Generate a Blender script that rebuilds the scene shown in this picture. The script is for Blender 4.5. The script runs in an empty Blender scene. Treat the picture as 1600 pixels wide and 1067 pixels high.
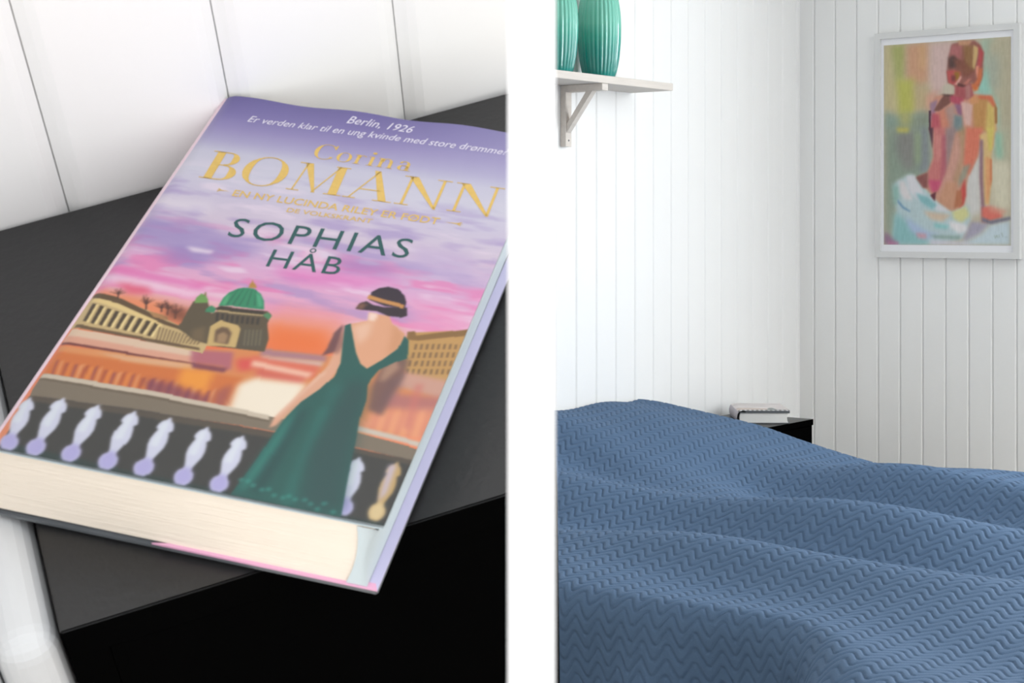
import bpy, bmesh, math, random
import numpy as np
from mathutils import Matrix, Vector
random.seed(4); rng = np.random.RandomState(7)
S = bpy.context.scene
COL = S.collection
# ------------------------------------------------------------------ camera, sky, lights, exposure
H = 1.2                       # camera height above the bedroom floor
FPX = 2650.0
cam_d = bpy.data.cameras.new('camera'); cam = bpy.data.objects.new('camera', cam_d); COL.objects.link(cam)
cam.location = (0, 0, H); cam.rotation_euler = (math.pi/2, 0, 0)
cam_d.sensor_fit = 'HORIZONTAL'; cam_d.sensor_width = 36; cam_d.lens = FPX*36/1600
cam_d.shift_y = -(533.5-350)/1600
cam_d.clip_start = 0.02; cam_d.clip_end = 60
cam_d.dof.use_dof = True; cam_d.dof.focus_distance = 1.9; cam_d.dof.aperture_fstop = 58
S.camera = cam
w = bpy.data.worlds.new('world'); S.world = w; w.use_nodes = True
bg = w.node_tree.nodes['Background']; bg.inputs[0].default_value = (0.975, 0.985, 1.0, 1); bg.inputs[1].default_value = 1.9
def area(name, loc, target, sx, sy, power, col):
    l = bpy.data.lights.new(name, 'AREA'); l.shape = 'RECTANGLE'; l.size = sx; l.size_y = sy; l.energy = power; l.color = col
    o = bpy.data.objects.new(name, l); COL.objects.link(o); o.location = loc
    o.rotation_euler = (Vector(target)-Vector(loc)).to_track_quat('-Z', 'Y').to_euler()
    return o
_A = math.radians(38.5); _L = Vector((-math.sin(_A), -math.cos(_A), 0)); _R = Vector((math.cos(_A), -math.sin(_A), 0))
_p = Vector((0.95, 5.6, 1.65)) + _R*2.75 - _L*0.10
area('window_daylight', _p, _p + _L - _R*0.15, 1.6, 1.25, 111, (0.90, 0.955, 1.0))
S.view_settings.view_transform = 'Standard'; S.view_settings.look = 'None'
S.view_settings.gamma = 1; S.view_settings.use_curve_mapping = False; S.view_settings.exposure = 0.0

# ------------------------------------------------------------------ helpers
def lin(c):
    c = np.asarray(c, float)/255.0
    return np.where(c <= 0.04045, c/12.92, ((c+0.055)/1.055)**2.4)
def mat(name, rgb, rough=0.5, metal=0.0, bump=0.0, bscale=50, var=0.0, stretch=(1, 1, 1), attr=None, spec=0.5, coat=0.0, sheen=0.0):
    m = bpy.data.materials.new(name); m.use_nodes = True; nt = m.node_tree; b = nt.nodes['Principled BSDF']
    b.inputs['Roughness'].default_value = rough; b.inputs['Metallic'].default_value = metal
    b.inputs['Specular IOR Level'].default_value = spec; b.inputs['Coat Weight'].default_value = coat
    b.inputs['Sheen Weight'].default_value = sheen
    if rgb is not None: c = lin(rgb); b.inputs['Base Color'].default_value = (*c, 1)
    if attr:
        a = nt.nodes.new('ShaderNodeVertexColor'); a.layer_name = attr; nt.links.new(a.outputs[0], b.inputs['Base Color'])
    if bump or var:
        tc = nt.nodes.new('ShaderNodeTexCoord'); mp = nt.nodes.new('ShaderNodeMapping'); mp.inputs['Scale'].default_value = stretch
        n = nt.nodes.new('ShaderNodeTexNoise'); n.inputs['Scale'].default_value = bscale; n.inputs['Detail'].default_value = 5
        nt.links.new(tc.outputs['Object'], mp.inputs[0]); nt.links.new(mp.outputs[0], n.inputs['Vector'])
        if bump:
            bp = nt.nodes.new('ShaderNodeBump'); bp.inputs['Strength'].default_value = bump; bp.inputs['Distance'].default_value = 0.002
            nt.links.new(n.outputs[0], bp.inputs['Height']); nt.links.new(bp.outputs[0], b.inputs['Normal'])
        if var:
            r = nt.nodes.new('ShaderNodeMix'); r.data_type = 'RGBA'
            r.inputs[6].default_value = (*(c*(1-var)), 1); r.inputs[7].default_value = (*np.minimum(c*(1+var), 1), 1)
            nt.links.new(n.outputs[0], r.inputs[0]); nt.links.new(r.outputs[2], b.inputs['Base Color'])
    return m
def link(name, me, parent=None, m=None, loc=None):
    o = bpy.data.objects.new(name, me); COL.objects.link(o)
    if m is not None and not me.materials: me.materials.append(m)
    if parent is not None: o.parent = parent
    if loc is not None: o.location = loc
    return o
def mesh(name, verts, faces, m=None, parent=None, loc=None, smooth=False):
    me = bpy.data.meshes.new(name); me.from_pydata([tuple(map(float, v)) for v in verts], [], [tuple(f) for f in faces]); me.update()
    bm = bmesh.new(); bm.from_mesh(me); bmesh.ops.recalc_face_normals(bm, faces=bm.faces); bm.to_mesh(me); bm.free()
    if smooth:
        for p in me.polygons: p.use_smooth = True
    return link(name, me, parent, m, loc)
def box(name, a, b, m, parent=None, bev=0.0, seg=2):
    bm = bmesh.new(); bmesh.ops.create_cube(bm, size=1)
    a = Vector(a); b = Vector(b)
    for v in bm.verts: v.co = Vector(((a[i]+b[i])/2 + v.co[i]*(b[i]-a[i]) for i in range(3)))
    if bev: bmesh.ops.bevel(bm, geom=bm.edges[:], offset=bev, segments=seg, affect='EDGES', profile=0.5)
    me = bpy.data.meshes.new(name); bm.to_mesh(me); bm.free()
    return link(name, me, parent, m)
def prism(name, poly, z0, z1, m, parent=None, bev=0.0):
    bm = bmesh.new(); lo = [bm.verts.new((x, y, z0)) for x, y in poly]; hi = [bm.verts.new((x, y, z1)) for x, y in poly]
    bm.faces.new(lo[::-1]); bm.faces.new(hi); n = len(poly)
    for i in range(n): bm.faces.new((lo[i], lo[(i+1) % n], hi[(i+1) % n], hi[i]))
    bmesh.ops.recalc_face_normals(bm, faces=bm.faces)
    if bev: bmesh.ops.bevel(bm, geom=bm.edges[:], offset=bev, segments=2, affect='EDGES')
    me = bpy.data.meshes.new(name); bm.to_mesh(me); bm.free()
    return link(name, me, parent, m)
def empty(name, M, label=None, cat=None, group=None, kind=None):
    o = bpy.data.objects.new(name, None); o.empty_display_size = 0.05; COL.objects.link(o); o.matrix_world = M
    if label: o['label'] = label
    if cat: o['category'] = cat
    if group: o['group'] = group
    if kind: o['kind'] = kind
    return o
def grid(name, P, col=None, m=None, parent=None, smooth=True, closed=False):
    """P: (ny, nx, 3) vertex positions; col: (ny, nx, 3) linear colours"""
    ny, nx = P.shape[:2]
    idx = np.arange(ny*nx).reshape(ny, nx)
    if closed: idx = np.concatenate([idx, idx[:, :1]], axis=1)
    q = np.stack([idx[:-1, :-1], idx[:-1, 1:], idx[1:, 1:], idx[1:, :-1]], -1).reshape(-1, 4)
    me = bpy.data.meshes.new(name); nq = len(q)
    me.vertices.add(ny*nx); me.vertices.foreach_set('co', P.reshape(-1).astype(np.float32))
    me.loops.add(nq*4); me.loops.foreach_set('vertex_index', q.reshape(-1).astype(np.int32))
    me.polygons.add(nq); me.polygons.foreach_set('loop_start', (np.arange(nq)*4).astype(np.int32))
    me.polygons.foreach_set('loop_total', np.full(nq, 4, np.int32))
    me.polygons.foreach_set('use_smooth', np.full(nq, smooth, bool))
    me.update(calc_edges=True); me.validate()
    if col is not None:
        a = me.color_attributes.new('col', 'FLOAT_COLOR', 'POINT')
        c = np.ones((ny*nx, 4), np.float32); c[:, :3] = col.reshape(-1, 3); a.data.foreach_set('color', c.reshape(-1))
    return link(name, me, parent, m)

M_wall = mat('white_painted_board', (248, 248, 247), 0.45, bump=0.15, bscale=25, stretch=(1, 1, 0.1))
M_groove = mat('white_board_backing', (225, 225, 224), 0.6, bump=0.05)
M_ceil = mat('white_ceiling', (244, 243, 241), 0.8, bump=0.1, bscale=40)
M_floor = mat('pale_wood_floor', (196, 186, 174), 0.5, var=0.15, bscale=6, stretch=(1, 8, 1))
M_black = mat('black_laminate', (31, 31, 32), 0.36, bump=0.12, bscale=260, var=0.12, spec=0.45)
M_white = mat('white_lacquer', (234, 234, 234), 0.35, bump=0.03)
M_shade = mat('black_laminate_shaded', (5, 5, 5), 0.9, bump=0.05, bscale=120, spec=0.0)  # laminate faces out of the light: their shade painted in as near-black

# ------------------------------------------------------------------ bedroom frame of reference
A = math.radians(38.5)
Lv = Vector((-math.sin(A), -math.cos(A), 0))      # along the shelf wall, from the corner towards the camera
Rv = Vector((math.cos(A), -math.sin(A), 0))       # along the picture wall, from the corner to the right
CX, CY = 0.95, 5.6
def W(t, s, z=0.0): return Vector((CX, CY, 0)) + Lv*t + Rv*s + Vector((0, 0, z))
def frame_M(t, s, z, rot=0.0):
    """local x = along Rv (away from the shelf wall), local y = -Lv (towards the corner), z up"""
    R = Matrix(((Rv.x, -Lv.x, 0), (Rv.y, -Lv.y, 0), (0, 0, 1))).to_4x4()
    return Matrix.Translation(W(t, s, z)) @ R @ Matrix.Rotation(rot, 4, 'Z')
CEIL = 2.45
def plank_mesh(name, wd, ht, th=0.010, cd=0.0042, cw=0.0048, gap=0.0006):
    """board standing on z=0, x from 0..wd, front face at y=0, back at y=th, chamfered long edges"""
    g = gap/2
    prof = [(g, th), (g, cd), (g+cw*0.55, cd*0.28), (g+cw, 0), (wd-g-cw, 0), (wd-g-cw*0.55, cd*0.28), (wd-g, cd), (wd-g, th)]
    n = len(prof); v = [(x, y, 0) for x, y in prof]+[(x, y, ht) for x, y in prof]
    f = [(i, (i+1) % n, n+(i+1) % n, n+i) for i in range(n)] + [tuple(range(n))[::-1], tuple(range(n, 2*n))]
    me = bpy.data.meshes.new(name); me.from_pydata(v, [], f); me.update()
    bm = bmesh.new(); bm.from_mesh(me); bmesh.ops.recalc_face_normals(bm, faces=bm.faces); bm.to_mesh(me); bm.free()
    me.materials.append(M_wall); return me
PW = 0.0763
# left wall: faces +Rv.  plank local x -> Lv direction
wl = empty('wall_left', Matrix(((Lv.x, -Rv.x, 0, CX), (Lv.y, -Rv.y, 0, CY), (0, 0, 1, 0), (0, 0, 0, 1))), kind='structure')
# local axes: x=Lv, y=-Rv ; front face at y=0 -> faces +Rv
PLW = 0.0942; NL = 44; pml = plank_mesh('plank', PLW, CEIL)
box('backing', (-0.1, 0.0102, 0), (NL*PLW, 0.12, CEIL), M_groove, wl)
pm = plank_mesh('plank', PW, CEIL)
for i in range(NL): link('plank', pml, wl, loc=(-0.0754+i*PLW, 0, 0))
# right wall with window opening out of view:  local x = Rv, y = -Lv, faces +Lv
wr = empty('wall_right', Matrix(((Rv.x, -Lv.x, 0, CX), (Rv.y, -Lv.y, 0, CY), (0, 0, 1, 0), (0, 0, 0, 1))), kind='structure')
NR = 25; x1 = 1.93; x2 = 3.57
box('backing', (0, 0.0102, 0), (x1, 0.12, CEIL), M_groove, wr)
for i in range(NR): link('plank', pm, wr, loc=(-0.0235+i*PW, 0, 0))
for a_, b_ in (((x1, 0, 0), (x2, 0.12, 1.0)), ((x1, 0, 2.3), (x2, 0.12, CEIL)), ((x2, 0, 0), (4.4, 0.12, CEIL))): box('panel', a_, b_, M_wall, wr)
win = empty('window_1', wr.matrix_world @ Matrix.Translation((x1, 0, 1.0)), kind='structure')
for a, b in (((0, 0.01, 0), (0.05, 0.09, 1.3)), ((1.59, 0.01, 0), (1.64, 0.09, 1.3)), ((0.05, 0.01, 0), (1.59, 0.09, 0.05)), ((0.05, 0.01, 1.25), (1.59, 0.09, 1.3)), ((0.80, 0.02, 0.05), (0.84, 0.08, 1.25))):
    box('window_frame', a, b, M_white, win, 0.004)
wf = empty('wall_far', Matrix(((Lv.x, Rv.x, 0, W(0, 4.3).x), (Lv.y, Rv.y, 0, W(0, 4.3).y), (0, 0, 1, 0), (0, 0, 0, 1))), kind='structure')
box('panel', (-0.1, 0, 0), (4.3, 0.1, CEIL), M_wall, wf)
# wall with the doorway the camera looks through; local x = along Rv, y = +Lv
M_wal = mat('birch_panelling', (214, 206, 196), 0.6, var=0.2, bscale=8)
wd_ = empty('wall_front', Matrix(((Rv.x, Lv.x, 0, W(4.05, 0).x), (Rv.y, Lv.y, 0, W(4.05, 0).y), (0, 0, 1, 0), (0, 0, 0, 1))), kind='structure')
for a_, b_ in (((-0.1, 0, 0), (2.03, 0.08, CEIL)), ((3.0, 0, 0), (4.4, 0.08, CEIL)), ((2.03, 0, 2.1), (3.0, 0.08, CEIL))): box('panel', a_, b_, M_wal, wd_)
fl = prism('floor', [tuple(W(-0.15, -0.15).xy), tuple(W(-0.15, 4.6).xy), (4.6, -0.6), (-4.4, -0.6), tuple(W(7.2, -0.15).xy)], -0.06, 0, M_floor); fl['kind'] = 'structure'
ce = prism('ceiling', [tuple(W(-0.15, -0.15).xy), tuple(W(-0.15, 4.45).xy), tuple(W(4.3, 4.45).xy), tuple(W(4.3, -0.15).xy)], CEIL, CEIL+0.06, M_ceil); ce['kind'] = 'structure'

# ------------------------------------------------------------------ door jamb close to the camera (the blurred white upright between the two views)
def ray(px, Y): return (px-800)/FPX*Y
tr = empty('trim_1', Matrix.Identity(4), kind='structure')
ya, yb = 0.25, 0.22
jm = prism('trim_board', [(ray(793, ya), ya), (ray(866, yb), yb), (ray(868, yb+0.012), yb+0.012), (ray(868, ya), ya), (ray(868, ya), ya+0.03), (ray(793, ya), ya+0.03)], 0, 2.3, M_white, tr, 0.0)

# ------------------------------------------------------------------ painting helpers: pigment on a print, rasterised into vertex colours
class Canvas:
    def __init__(s, w, h, res):       # w,h in units, res = cells per unit (2x supersampled)
        s.w, s.h, s.r = w, h, res*2
        s.nx, s.ny = int(round(w*s.r)), int(round(h*s.r))
        s.a = np.zeros((s.ny, s.nx, 3), np.float32)
        s.X, s.Y = np.meshgrid((np.arange(s.nx)+.5)/s.r, (np.arange(s.ny)+.5)/s.r)
    def mask(s, pts, soft=0.0):
        p = np.asarray(pts, float); pad = soft*3
        x0, x1 = int(max(0, (p[:, 0].min()-pad)*s.r)), int(min(s.nx, (p[:, 0].max()+pad)*s.r+2))
        y0, y1 = int(max(0, (p[:, 1].min()-pad)*s.r)), int(min(s.ny, (p[:, 1].max()+pad)*s.r+2))
        if x1 <= x0 or y1 <= y0: return None
        X = s.X[y0:y1, x0:x1]; Y = s.Y[y0:y1, x0:x1]; m = np.zeros(X.shape, bool)
        n = len(p)
        for i in range(n):
            ax, ay = p[i]; bx, by = p[(i+1) % n]
            if ay == by: continue
            c = ((ay > Y) != (by > Y)) & (X < (bx-ax)*(Y-ay)/(by-ay)+ax); m ^= c
        m = m.astype(np.float32)
        if soft:
            k = max(1, int(soft*s.r*0.8))
            for _ in range(3):
                for axis in (0, 1):
                    c = np.cumsum(np.pad(m, [(k+1, k) if a == axis else (0, 0) for a in (0, 1)], mode='constant'), axis=axis)
                    L = 2*k+1
                    m = (c[L:, :]-c[:-L, :])/L if axis == 0 else (c[:, L:]-c[:, :-L])/L
        return (y0, y1, x0, x1, m)
    def poly(s, pts, rgb, soft=0.0, al=1.0):
        q = s.mask(pts, soft)
        if q is None: return
        y0, y1, x0, x1, m = q; m = (m*al)[..., None]
        s.a[y0:y1, x0:x1] = s.a[y0:y1, x0:x1]*(1-m)+np.asarray(rgb, np.float32)*m
    def ell(s, cx, cy, rx, ry, rgb, soft=0.0, al=1.0, rot=0.0):
        t = np.linspace(0, 2*np.pi, 25)[:-1]; c, sn = math.cos(rot), math.sin(rot)
        s.poly([(cx+rx*np.cos(a)*c-ry*np.sin(a)*sn, cy+rx*np.cos(a)*sn+ry*np.sin(a)*c) for a in t], rgb, soft, al)
    def out(s):
        a = s.a[:s.ny//2*2, :s.nx//2*2]
        return lin(np.clip((a[0::2, 0::2]+a[1::2, 0::2]+a[0::2, 1::2]+a[1::2, 1::2])/4, 0, 255))
def smooth_noise(ny, nx, sy, sx, r):
    g = r.rand(int(ny/sy)+3, int(nx/sx)+3)
    yy = np.arange(ny)/sy; xx = np.arange(nx)/sx
    yi = yy.astype(int); xi = xx.astype(int); fy = yy-yi; fx = xx-xi
    fy = (fy*fy*(3-2*fy))[:, None]; fx = (fx*fx*(3-2*fx))[None, :]
    return ((g[yi][:, xi]*(1-fx)+g[yi][:, xi+1]*fx)*(1-fy)+(g[yi+1][:, xi]*(1-fx)+g[yi+1][:, xi+1]*fx)*fy)

# ================================================================== CLOSE-UP: book on the black nightstand in a boarded corner
# pose of the nightstand corner (its own level frame) relative to the camera
RN = ((0.9305110685, -0.3635609300, -0.0444139792), (-0.2700225838, -0.5990140635, -0.7538368232), (0.2474610184, 0.7134462853, -0.6555588779))
ON = (-0.1549305762, 0.1415686849, 0.5819839335)
Mc = Matrix(((1, 0, 0), (0, 0, 1), (0, -1, 0))) @ Matrix(RN)
MN = Matrix.Translation((ON[0], ON[2], H-ON[1])) @ Mc.to_4x4()
PN = 0.0802
DEP = 0.2283
wb = empty('wall_back', MN @ Matrix.Translation((0, DEP, 0)) @ Matrix.Rotation(math.radians(0.6), 4, 'Z'), kind='structure')
ZB, ZT = -0.34, 0.36
pm2 = plank_mesh('plank', PN, ZT-ZB, 0.0066, 0.0052, 0.0085, 0.0007)
for k in range(-1, 3):
    link('plank', pm2, wb, loc=(0.0434-PN+k*PN, 0, ZB))
me_last = plank_mesh('plank', 0.2740-0.0434-2*PN-0.002, ZT-ZB, 0.0066, 0.0052, 0.0085, 0.0007)

link('plank', me_last, wb, loc=(0.0434+2*PN, 0, ZB))
box('backing', (-0.10, 0.0068, ZB), (0.2710, 0.016, ZT), M_groove, wb)
ws = empty('wall_side', MN @ Matrix.Translation((-0.062, DEP, 0)) @ Matrix.Rotation(math.radians(-90), 4, 'Z') @ Matrix.Scale(1, 4), kind='structure')
# wall_side local: x -> -Y of nook, y -> -X ; front face faces +X : rotate(-90): local x->(0,-1), local y->(1,0) so mirror the plank depth by building behind
def plank_side(wd, ht):
    me = plank_mesh('plank', wd, ht, 0.0066, 0.0052, 0.0085, 0.0007)
    me.transform(Matrix.Scale(-1, 4, (0, 1, 0))); me.flip_normals(); return me
pm3 = plank_side(PN, ZT-ZB)
for k in range(5): link('plank', pm3, ws, loc=(-0.018+k*PN, 0, ZB))
box('backing', (-0.03, -0.03, ZB), (5*PN-0.02, -0.0068, ZT), M_groove, ws)

tr2 = empty('trim_filler', MN, kind='structure')  # made-up boards, added as a pale filler where the gap came out dark
M_grey = mat('pale_grey_filler_board', (206, 208, 210), 0.5, bump=0.05)
box('trim_board', (-0.024, 0.0005, -0.32), (-0.0012, 0.20, -0.0012), M_grey, tr2, 0.010, 5)
box('trim_board', (-0.060, 0.0025, -0.32), (-0.0245, 0.20, -0.0032), M_grey, tr2, 0.0035, 3)
ns = empty('nightstand', MN, 'black nightstand carrying the novel with the dusk cover, close up against white boards', 'nightstand')
tt = 0.016
tp_ = prism('table_top', [(0.0, 0.0016), (0.1782, -0.0028), (0.2712, 0.2265), (0.0, 0.2262)], -tt, 0, M_black, ns, 0.0006)
tp_.data.materials.append(M_shade)
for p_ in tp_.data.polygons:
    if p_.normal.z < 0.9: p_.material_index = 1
HN = 0.30
def slab(name, poly, z0, z1, m=M_shade): return prism(name, poly, z0, z1, m, ns)
slab('side_panel', [(0.0, 0.0022), (0.014, 0.0022), (0.014, 0.226), (0.0, 0.226)], -HN, -tt)
slab('side_panel', [(0.168, -0.002), (0.1776, -0.002), (0.2695, 0.226), (0.259, 0.226)], -HN, -tt)
slab('back_panel', [(0.014, 0.215), (0.258, 0.215), (0.262, 0.226), (0.014, 0.226)], -HN, -tt)
slab('bottom_panel', [(0.014, 0.006), (0.168, 0.002), (0.255, 0.214), (0.014, 0.214)], -HN, -HN+0.014)
slab('drawer_front', [(0.0143, 0.0024), (0.1677, -0.0012), (0.1677, 0.014), (0.0143, 0.018)], -0.16, -tt-0.001)
slab('door', [(0.0143, 0.0024), (0.1677, -0.0012), (0.1677, 0.014), (0.0143, 0.018)], -HN+0.001, -0.1615)

# ---- the big book
BLc = (-0.0071, 0.0641); ang = -0.659
bk = empty('book', MN @ Matrix.Translation((BLc[0], BLc[1], 0.0)) @ Matrix.Rotation(ang, 4, 'Z'),
           'thick hardcover novel with purple dusk cover, domed church and woman in green dress, close up', 'book')
# book local: u (m) across 0..0.15 from spine, v 0..0.215, z up; cover top at z=0.0351
HB = 0.0351
Hm = np.array([[0.3070463966, 0.2111766614, -140.9370050816], [0.0774797809, -0.3705656265, 259.2314773597], [3.0889010907e-05, 5.2427803791e-04, 1.0]])
def mm(pts):
    p = np.asarray(pts, float).reshape(-1, 2); q = np.column_stack([p, np.ones(len(p))]) @ Hm.T
    return q[:, :2]/q[:, 2:3]
BLm, BRm, TRm, TLm = (0.3, -0.4), (149.6, 0.8), (147.6, 216.2), (-0.7, 212.5)
# -- cover art (pixel measurements of the print mapped to millimetres on the cover)
C = Canvas(152, 220, 3)
OFFX, OFFY = 1.0, 1.0
def cp(pts, rgb, soft=0, al=1.0): C.poly(mm(pts)+[OFFX, OFFY], rgb, soft, al)
V = C.Y-OFFY; U = C.X-OFFX
ks = [(0, (240, 150, 110)), (66, (238, 120, 75)), (74, (240, 135, 95)), (84, (236, 170, 165)), (95, (233, 172, 203)), (108, (224, 172, 210)), (120, (206, 180, 214)), (135, (214, 199, 218)), (150, (208, 200, 222)),
      (163, (212, 210, 226)), (176, (205, 203, 222)), (184, (176, 170, 207)), (193, (152, 142, 192)), (203, (128, 118, 176)), (214, (112, 103, 163)), (222, (108, 100, 160))]
kv = [k[0] for k in ks]
Vt = V-0.028*U+2
for c in range(3): C.a[..., c] = np.interp(Vt, kv, [k[1][c] for k in ks])
n1 = smooth_noise(C.ny, C.nx, 34, 150, rng)*0.6+smooth_noise(C.ny, C.nx, 14, 60, rng)*0.3+smooth_noise(C.ny, C.nx, 6, 24, rng)*0.1
n2 = smooth_noise(C.ny, C.nx, 30, 120, rng)*0.6+smooth_noise(C.ny, C.nx, 12, 50, rng)*0.4
def blend(m, rgb): C.a[:] = C.a*(1-m[..., None])+np.array(rgb, np.float32)*m[..., None]
band = np.clip((V-84)/10, 0, 1)*np.clip((172-V)/20, 0, 1)
blend(np.clip((n1-0.52)*5, 0, 1)*band*0.55, (160, 140, 198))
blend(np.clip((n2-0.56)*6, 0, 1)*np.clip((V-78)/8, 0, 1)*np.clip((135-V)/16, 0, 1)*0.6, (236, 120, 178))
blend(np.clip((0.40-n1)*6, 0, 1)*band*0.6, (240, 224, 238))
side = np.clip((U-70)/60, 0, 1)*np.clip((V-170)/12, 0, 1); blend(side*0.30, (205, 203, 228))
for pts, col, s_, al in [
    ([(215, 330), (300, 352), (370, 372), (410, 395), (330, 408), (270, 395), (200, 372)], (158, 140, 196), 3, .75),
    ([(270, 380), (330, 392), (320, 415), (260, 410)], (150, 130, 192), 3, .6),
    ([(240, 305), (330, 318), (330, 334), (238, 322)], (238, 232, 240), 3, .6),
    ([(290, 384), (334, 392), (330, 397), (300, 393)], (246, 232, 240), 1, .8),
    ([(170, 410), (260, 430), (330, 445), (310, 452), (240, 440), (160, 425)], (230, 110, 178), 1.6, .8),
    ([(165, 424), (260, 446), (320, 458), (300, 464), (200, 448), (160, 440)], (245, 205, 228), 1.6, .8),
    ([(180, 440), (232, 448), (240, 460), (200, 460)], (228, 90, 120), 1.6, .8),
    ([(420, 415), (560, 425), (640, 440), (560, 450), (450, 440)], (228, 120, 190), 2.5, .7),
    ([(520, 400), (600, 412), (625, 430), (540, 425)], (160, 125, 190), 2.5, .6),
    ([(640, 380), (740, 395), (735, 440), (650, 425)], (196, 176, 214), 3, .6),
    ([(400, 470), (520, 490), (560, 505), (420, 490)], (228, 140, 195), 3, .7),
    ([(150, 452), (250, 470), (340, 500), (330, 520), (150, 470)], (238, 140, 90), 2, .8),
    ([(420, 500), (520, 512), (510, 555), (415, 550)], (240, 120, 60), 3.5, .9),
    ([(440, 478), (545, 498), (530, 520), (420, 500)], (242, 150, 130), 4, .7),
    ([(640, 470), (730, 490), (725, 520), (640, 520)], (236, 160, 200), 3, .7)]:
    cp(pts, col, s_, al)
# far shore and water
cp([(110, 545), (300, 545), (420, 545), (545, 560), (735, 560), (700, 680), (560, 680), (420, 665), (60, 588)], (222, 140, 85))
cp([(410, 545), (510, 556), (508, 566), (405, 556)], (170, 125, 140), 1, .9)
cp([(410, 556), (505, 566), (500, 574), (405, 562)], (214, 190, 180), 1)
# embankment
cp([(112, 512), (180, 524), (310, 548), (306, 566), (200, 545), (100, 528)], (226, 196, 170))
cp([(102, 522), (200, 540), (306, 558), (306, 568), (200, 552), (96, 534)], (224, 165, 140), 0.6)
cp([(96, 532), (200, 550), (306, 568), (306, 571), (200, 554), (95, 536)], (120, 62, 60), 0.3)
cp([(94, 538), (200, 555), (306, 571), (304, 580), (200, 566), (90, 548)], (226, 150, 95), 0.6)
cp([(150, 550), (250, 562), (306, 570), (300, 582), (220, 572)], (226, 180, 140), 0.8, .8)
# reflections
cp([(88, 548), (200, 565), (310, 580), (380, 590), (345, 640), (250, 622), (66, 584)], (214, 118, 60), 1)
r2 = random.Random(3)
for i in range(34):
    x = 78+i*7.4; y = 590+i*1.45
    c = [(120, 60, 90), (238, 178, 130), (150, 70, 60), (240, 150, 70)][i % 4]
    cp([(x, y), (x+3.2, y), (x+14+r2.random()*4, y-26-r2.random()*7), (x+10, y-26)], c, 0.5, .62)
cp([(285, 575), (335, 580), (322, 612), (275, 602)], (246, 160, 60), 1.6, .9)
cp([(225, 592), (265, 598), (330, 622), (320, 632), (230, 615)], (120, 60, 90), 1.5, .7)
cp([(300, 545), (365, 550), (360, 580), (345, 572), (298, 566)], (182, 104, 118), 1.0, .95)
cp([(300, 566), (355, 575), (350, 582), (300, 574)], (110, 50, 80), .8, .8)
cp([(368, 560), (400, 560), (395, 578), (372, 580)], (222, 80, 80), 1.5, .9)
cp([(395, 556), (500, 572), (490, 592), (390, 575)], (226, 110, 90), 1.2, .9)
cp([(395, 563), (490, 583), (480, 592), (392, 572)], (250, 215, 190), 1.0, .8)
cp([(400, 575), (480, 590), (470, 602), (398, 588)], (214, 95, 90), 1.4, .8)
cp([(352, 650), (372, 600), (400, 590), (480, 600), (460, 632), (425, 668)], (248, 235, 214), 1.6, 1)
cp([(340, 610), (362, 600), (350, 640), (330, 640)], (150, 80, 90), 1.5, .7)
# colonnade
cp([(143, 460), (150, 457), (230, 484), (310, 522), (330, 525), (316, 552), (200, 526), (108, 510)], (205, 178, 126))
cp([(143, 459), (150, 456), (190, 466), (262, 502), (316, 522), (315, 526), (255, 506), (185, 474), (145, 465)], (96, 74, 48), 0.2)
cp([(146, 464), (185, 474), (255, 507), (252, 512), (180, 480), (142, 470)], (232, 204, 140), 0.2)
for i in range(9):
    x = 140+i*12.2; y = 473+i*3.9; h = 28-i*1.1
    cp([(x+4, y), (x+10.5, y+2.4), (x-6+i*.5, y+h+2), (x-11.5+i*.5, y+h)], (74, 60, 42), 0.25)
    cp([(x+10.5, y+2.4), (x+13, y+3.2), (x-2.5+i*.5, y+h+2.5), (x-6+i*.5, y+h+2)], (246, 222, 158), 0.2)
for i in range(13):
    x = 250+i*5.2; y = 510+i*1.6; h = 22-i*1.0
    cp([(x, y), (x+1.9, y+.5), (x-4.5, y+h), (x-6.4, y+h-.5)], (96, 76, 54), 0.2, .85)
cp([(118, 505), (200, 522), (310, 543), (312, 548), (198, 527), (114, 510)], (84, 62, 44), 0.2, .8)
cp([(232, 486), (262, 494), (264, 500), (240, 496)], (176, 130, 84), .3)
# trees
for bx, by, hgt, sp in ((184, 466, 18, 16), (228, 484, 26, 14), (262, 492, 26, 20), (274, 498, 26, 18), (252, 488, 18, 14)):
    cp([(bx-1, by), (bx+1.5, by), (bx+2, by-hgt*.6), (bx, by-hgt*.6)], (70, 44, 38), .2)
    for k in range(26):
        a = r2.uniform(-1.3, 1.3); L = hgt*r2.uniform(.45, 1.0); ox = r2.uniform(-3, 3)
        ex, ey = bx+ox+sp*math.sin(a)*.9, by-hgt*.35-L*.62*math.cos(a)
        cp([(bx+ox*.4, by-hgt*.35), (bx+ox*.4+1, by-hgt*.35), (ex+.7, ey), (ex, ey)], (84, 50, 44), .25, .75)
cp([(258, 478), (292, 482), (300, 506), (262, 496)], (104, 58, 44), 2, .75)
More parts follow.
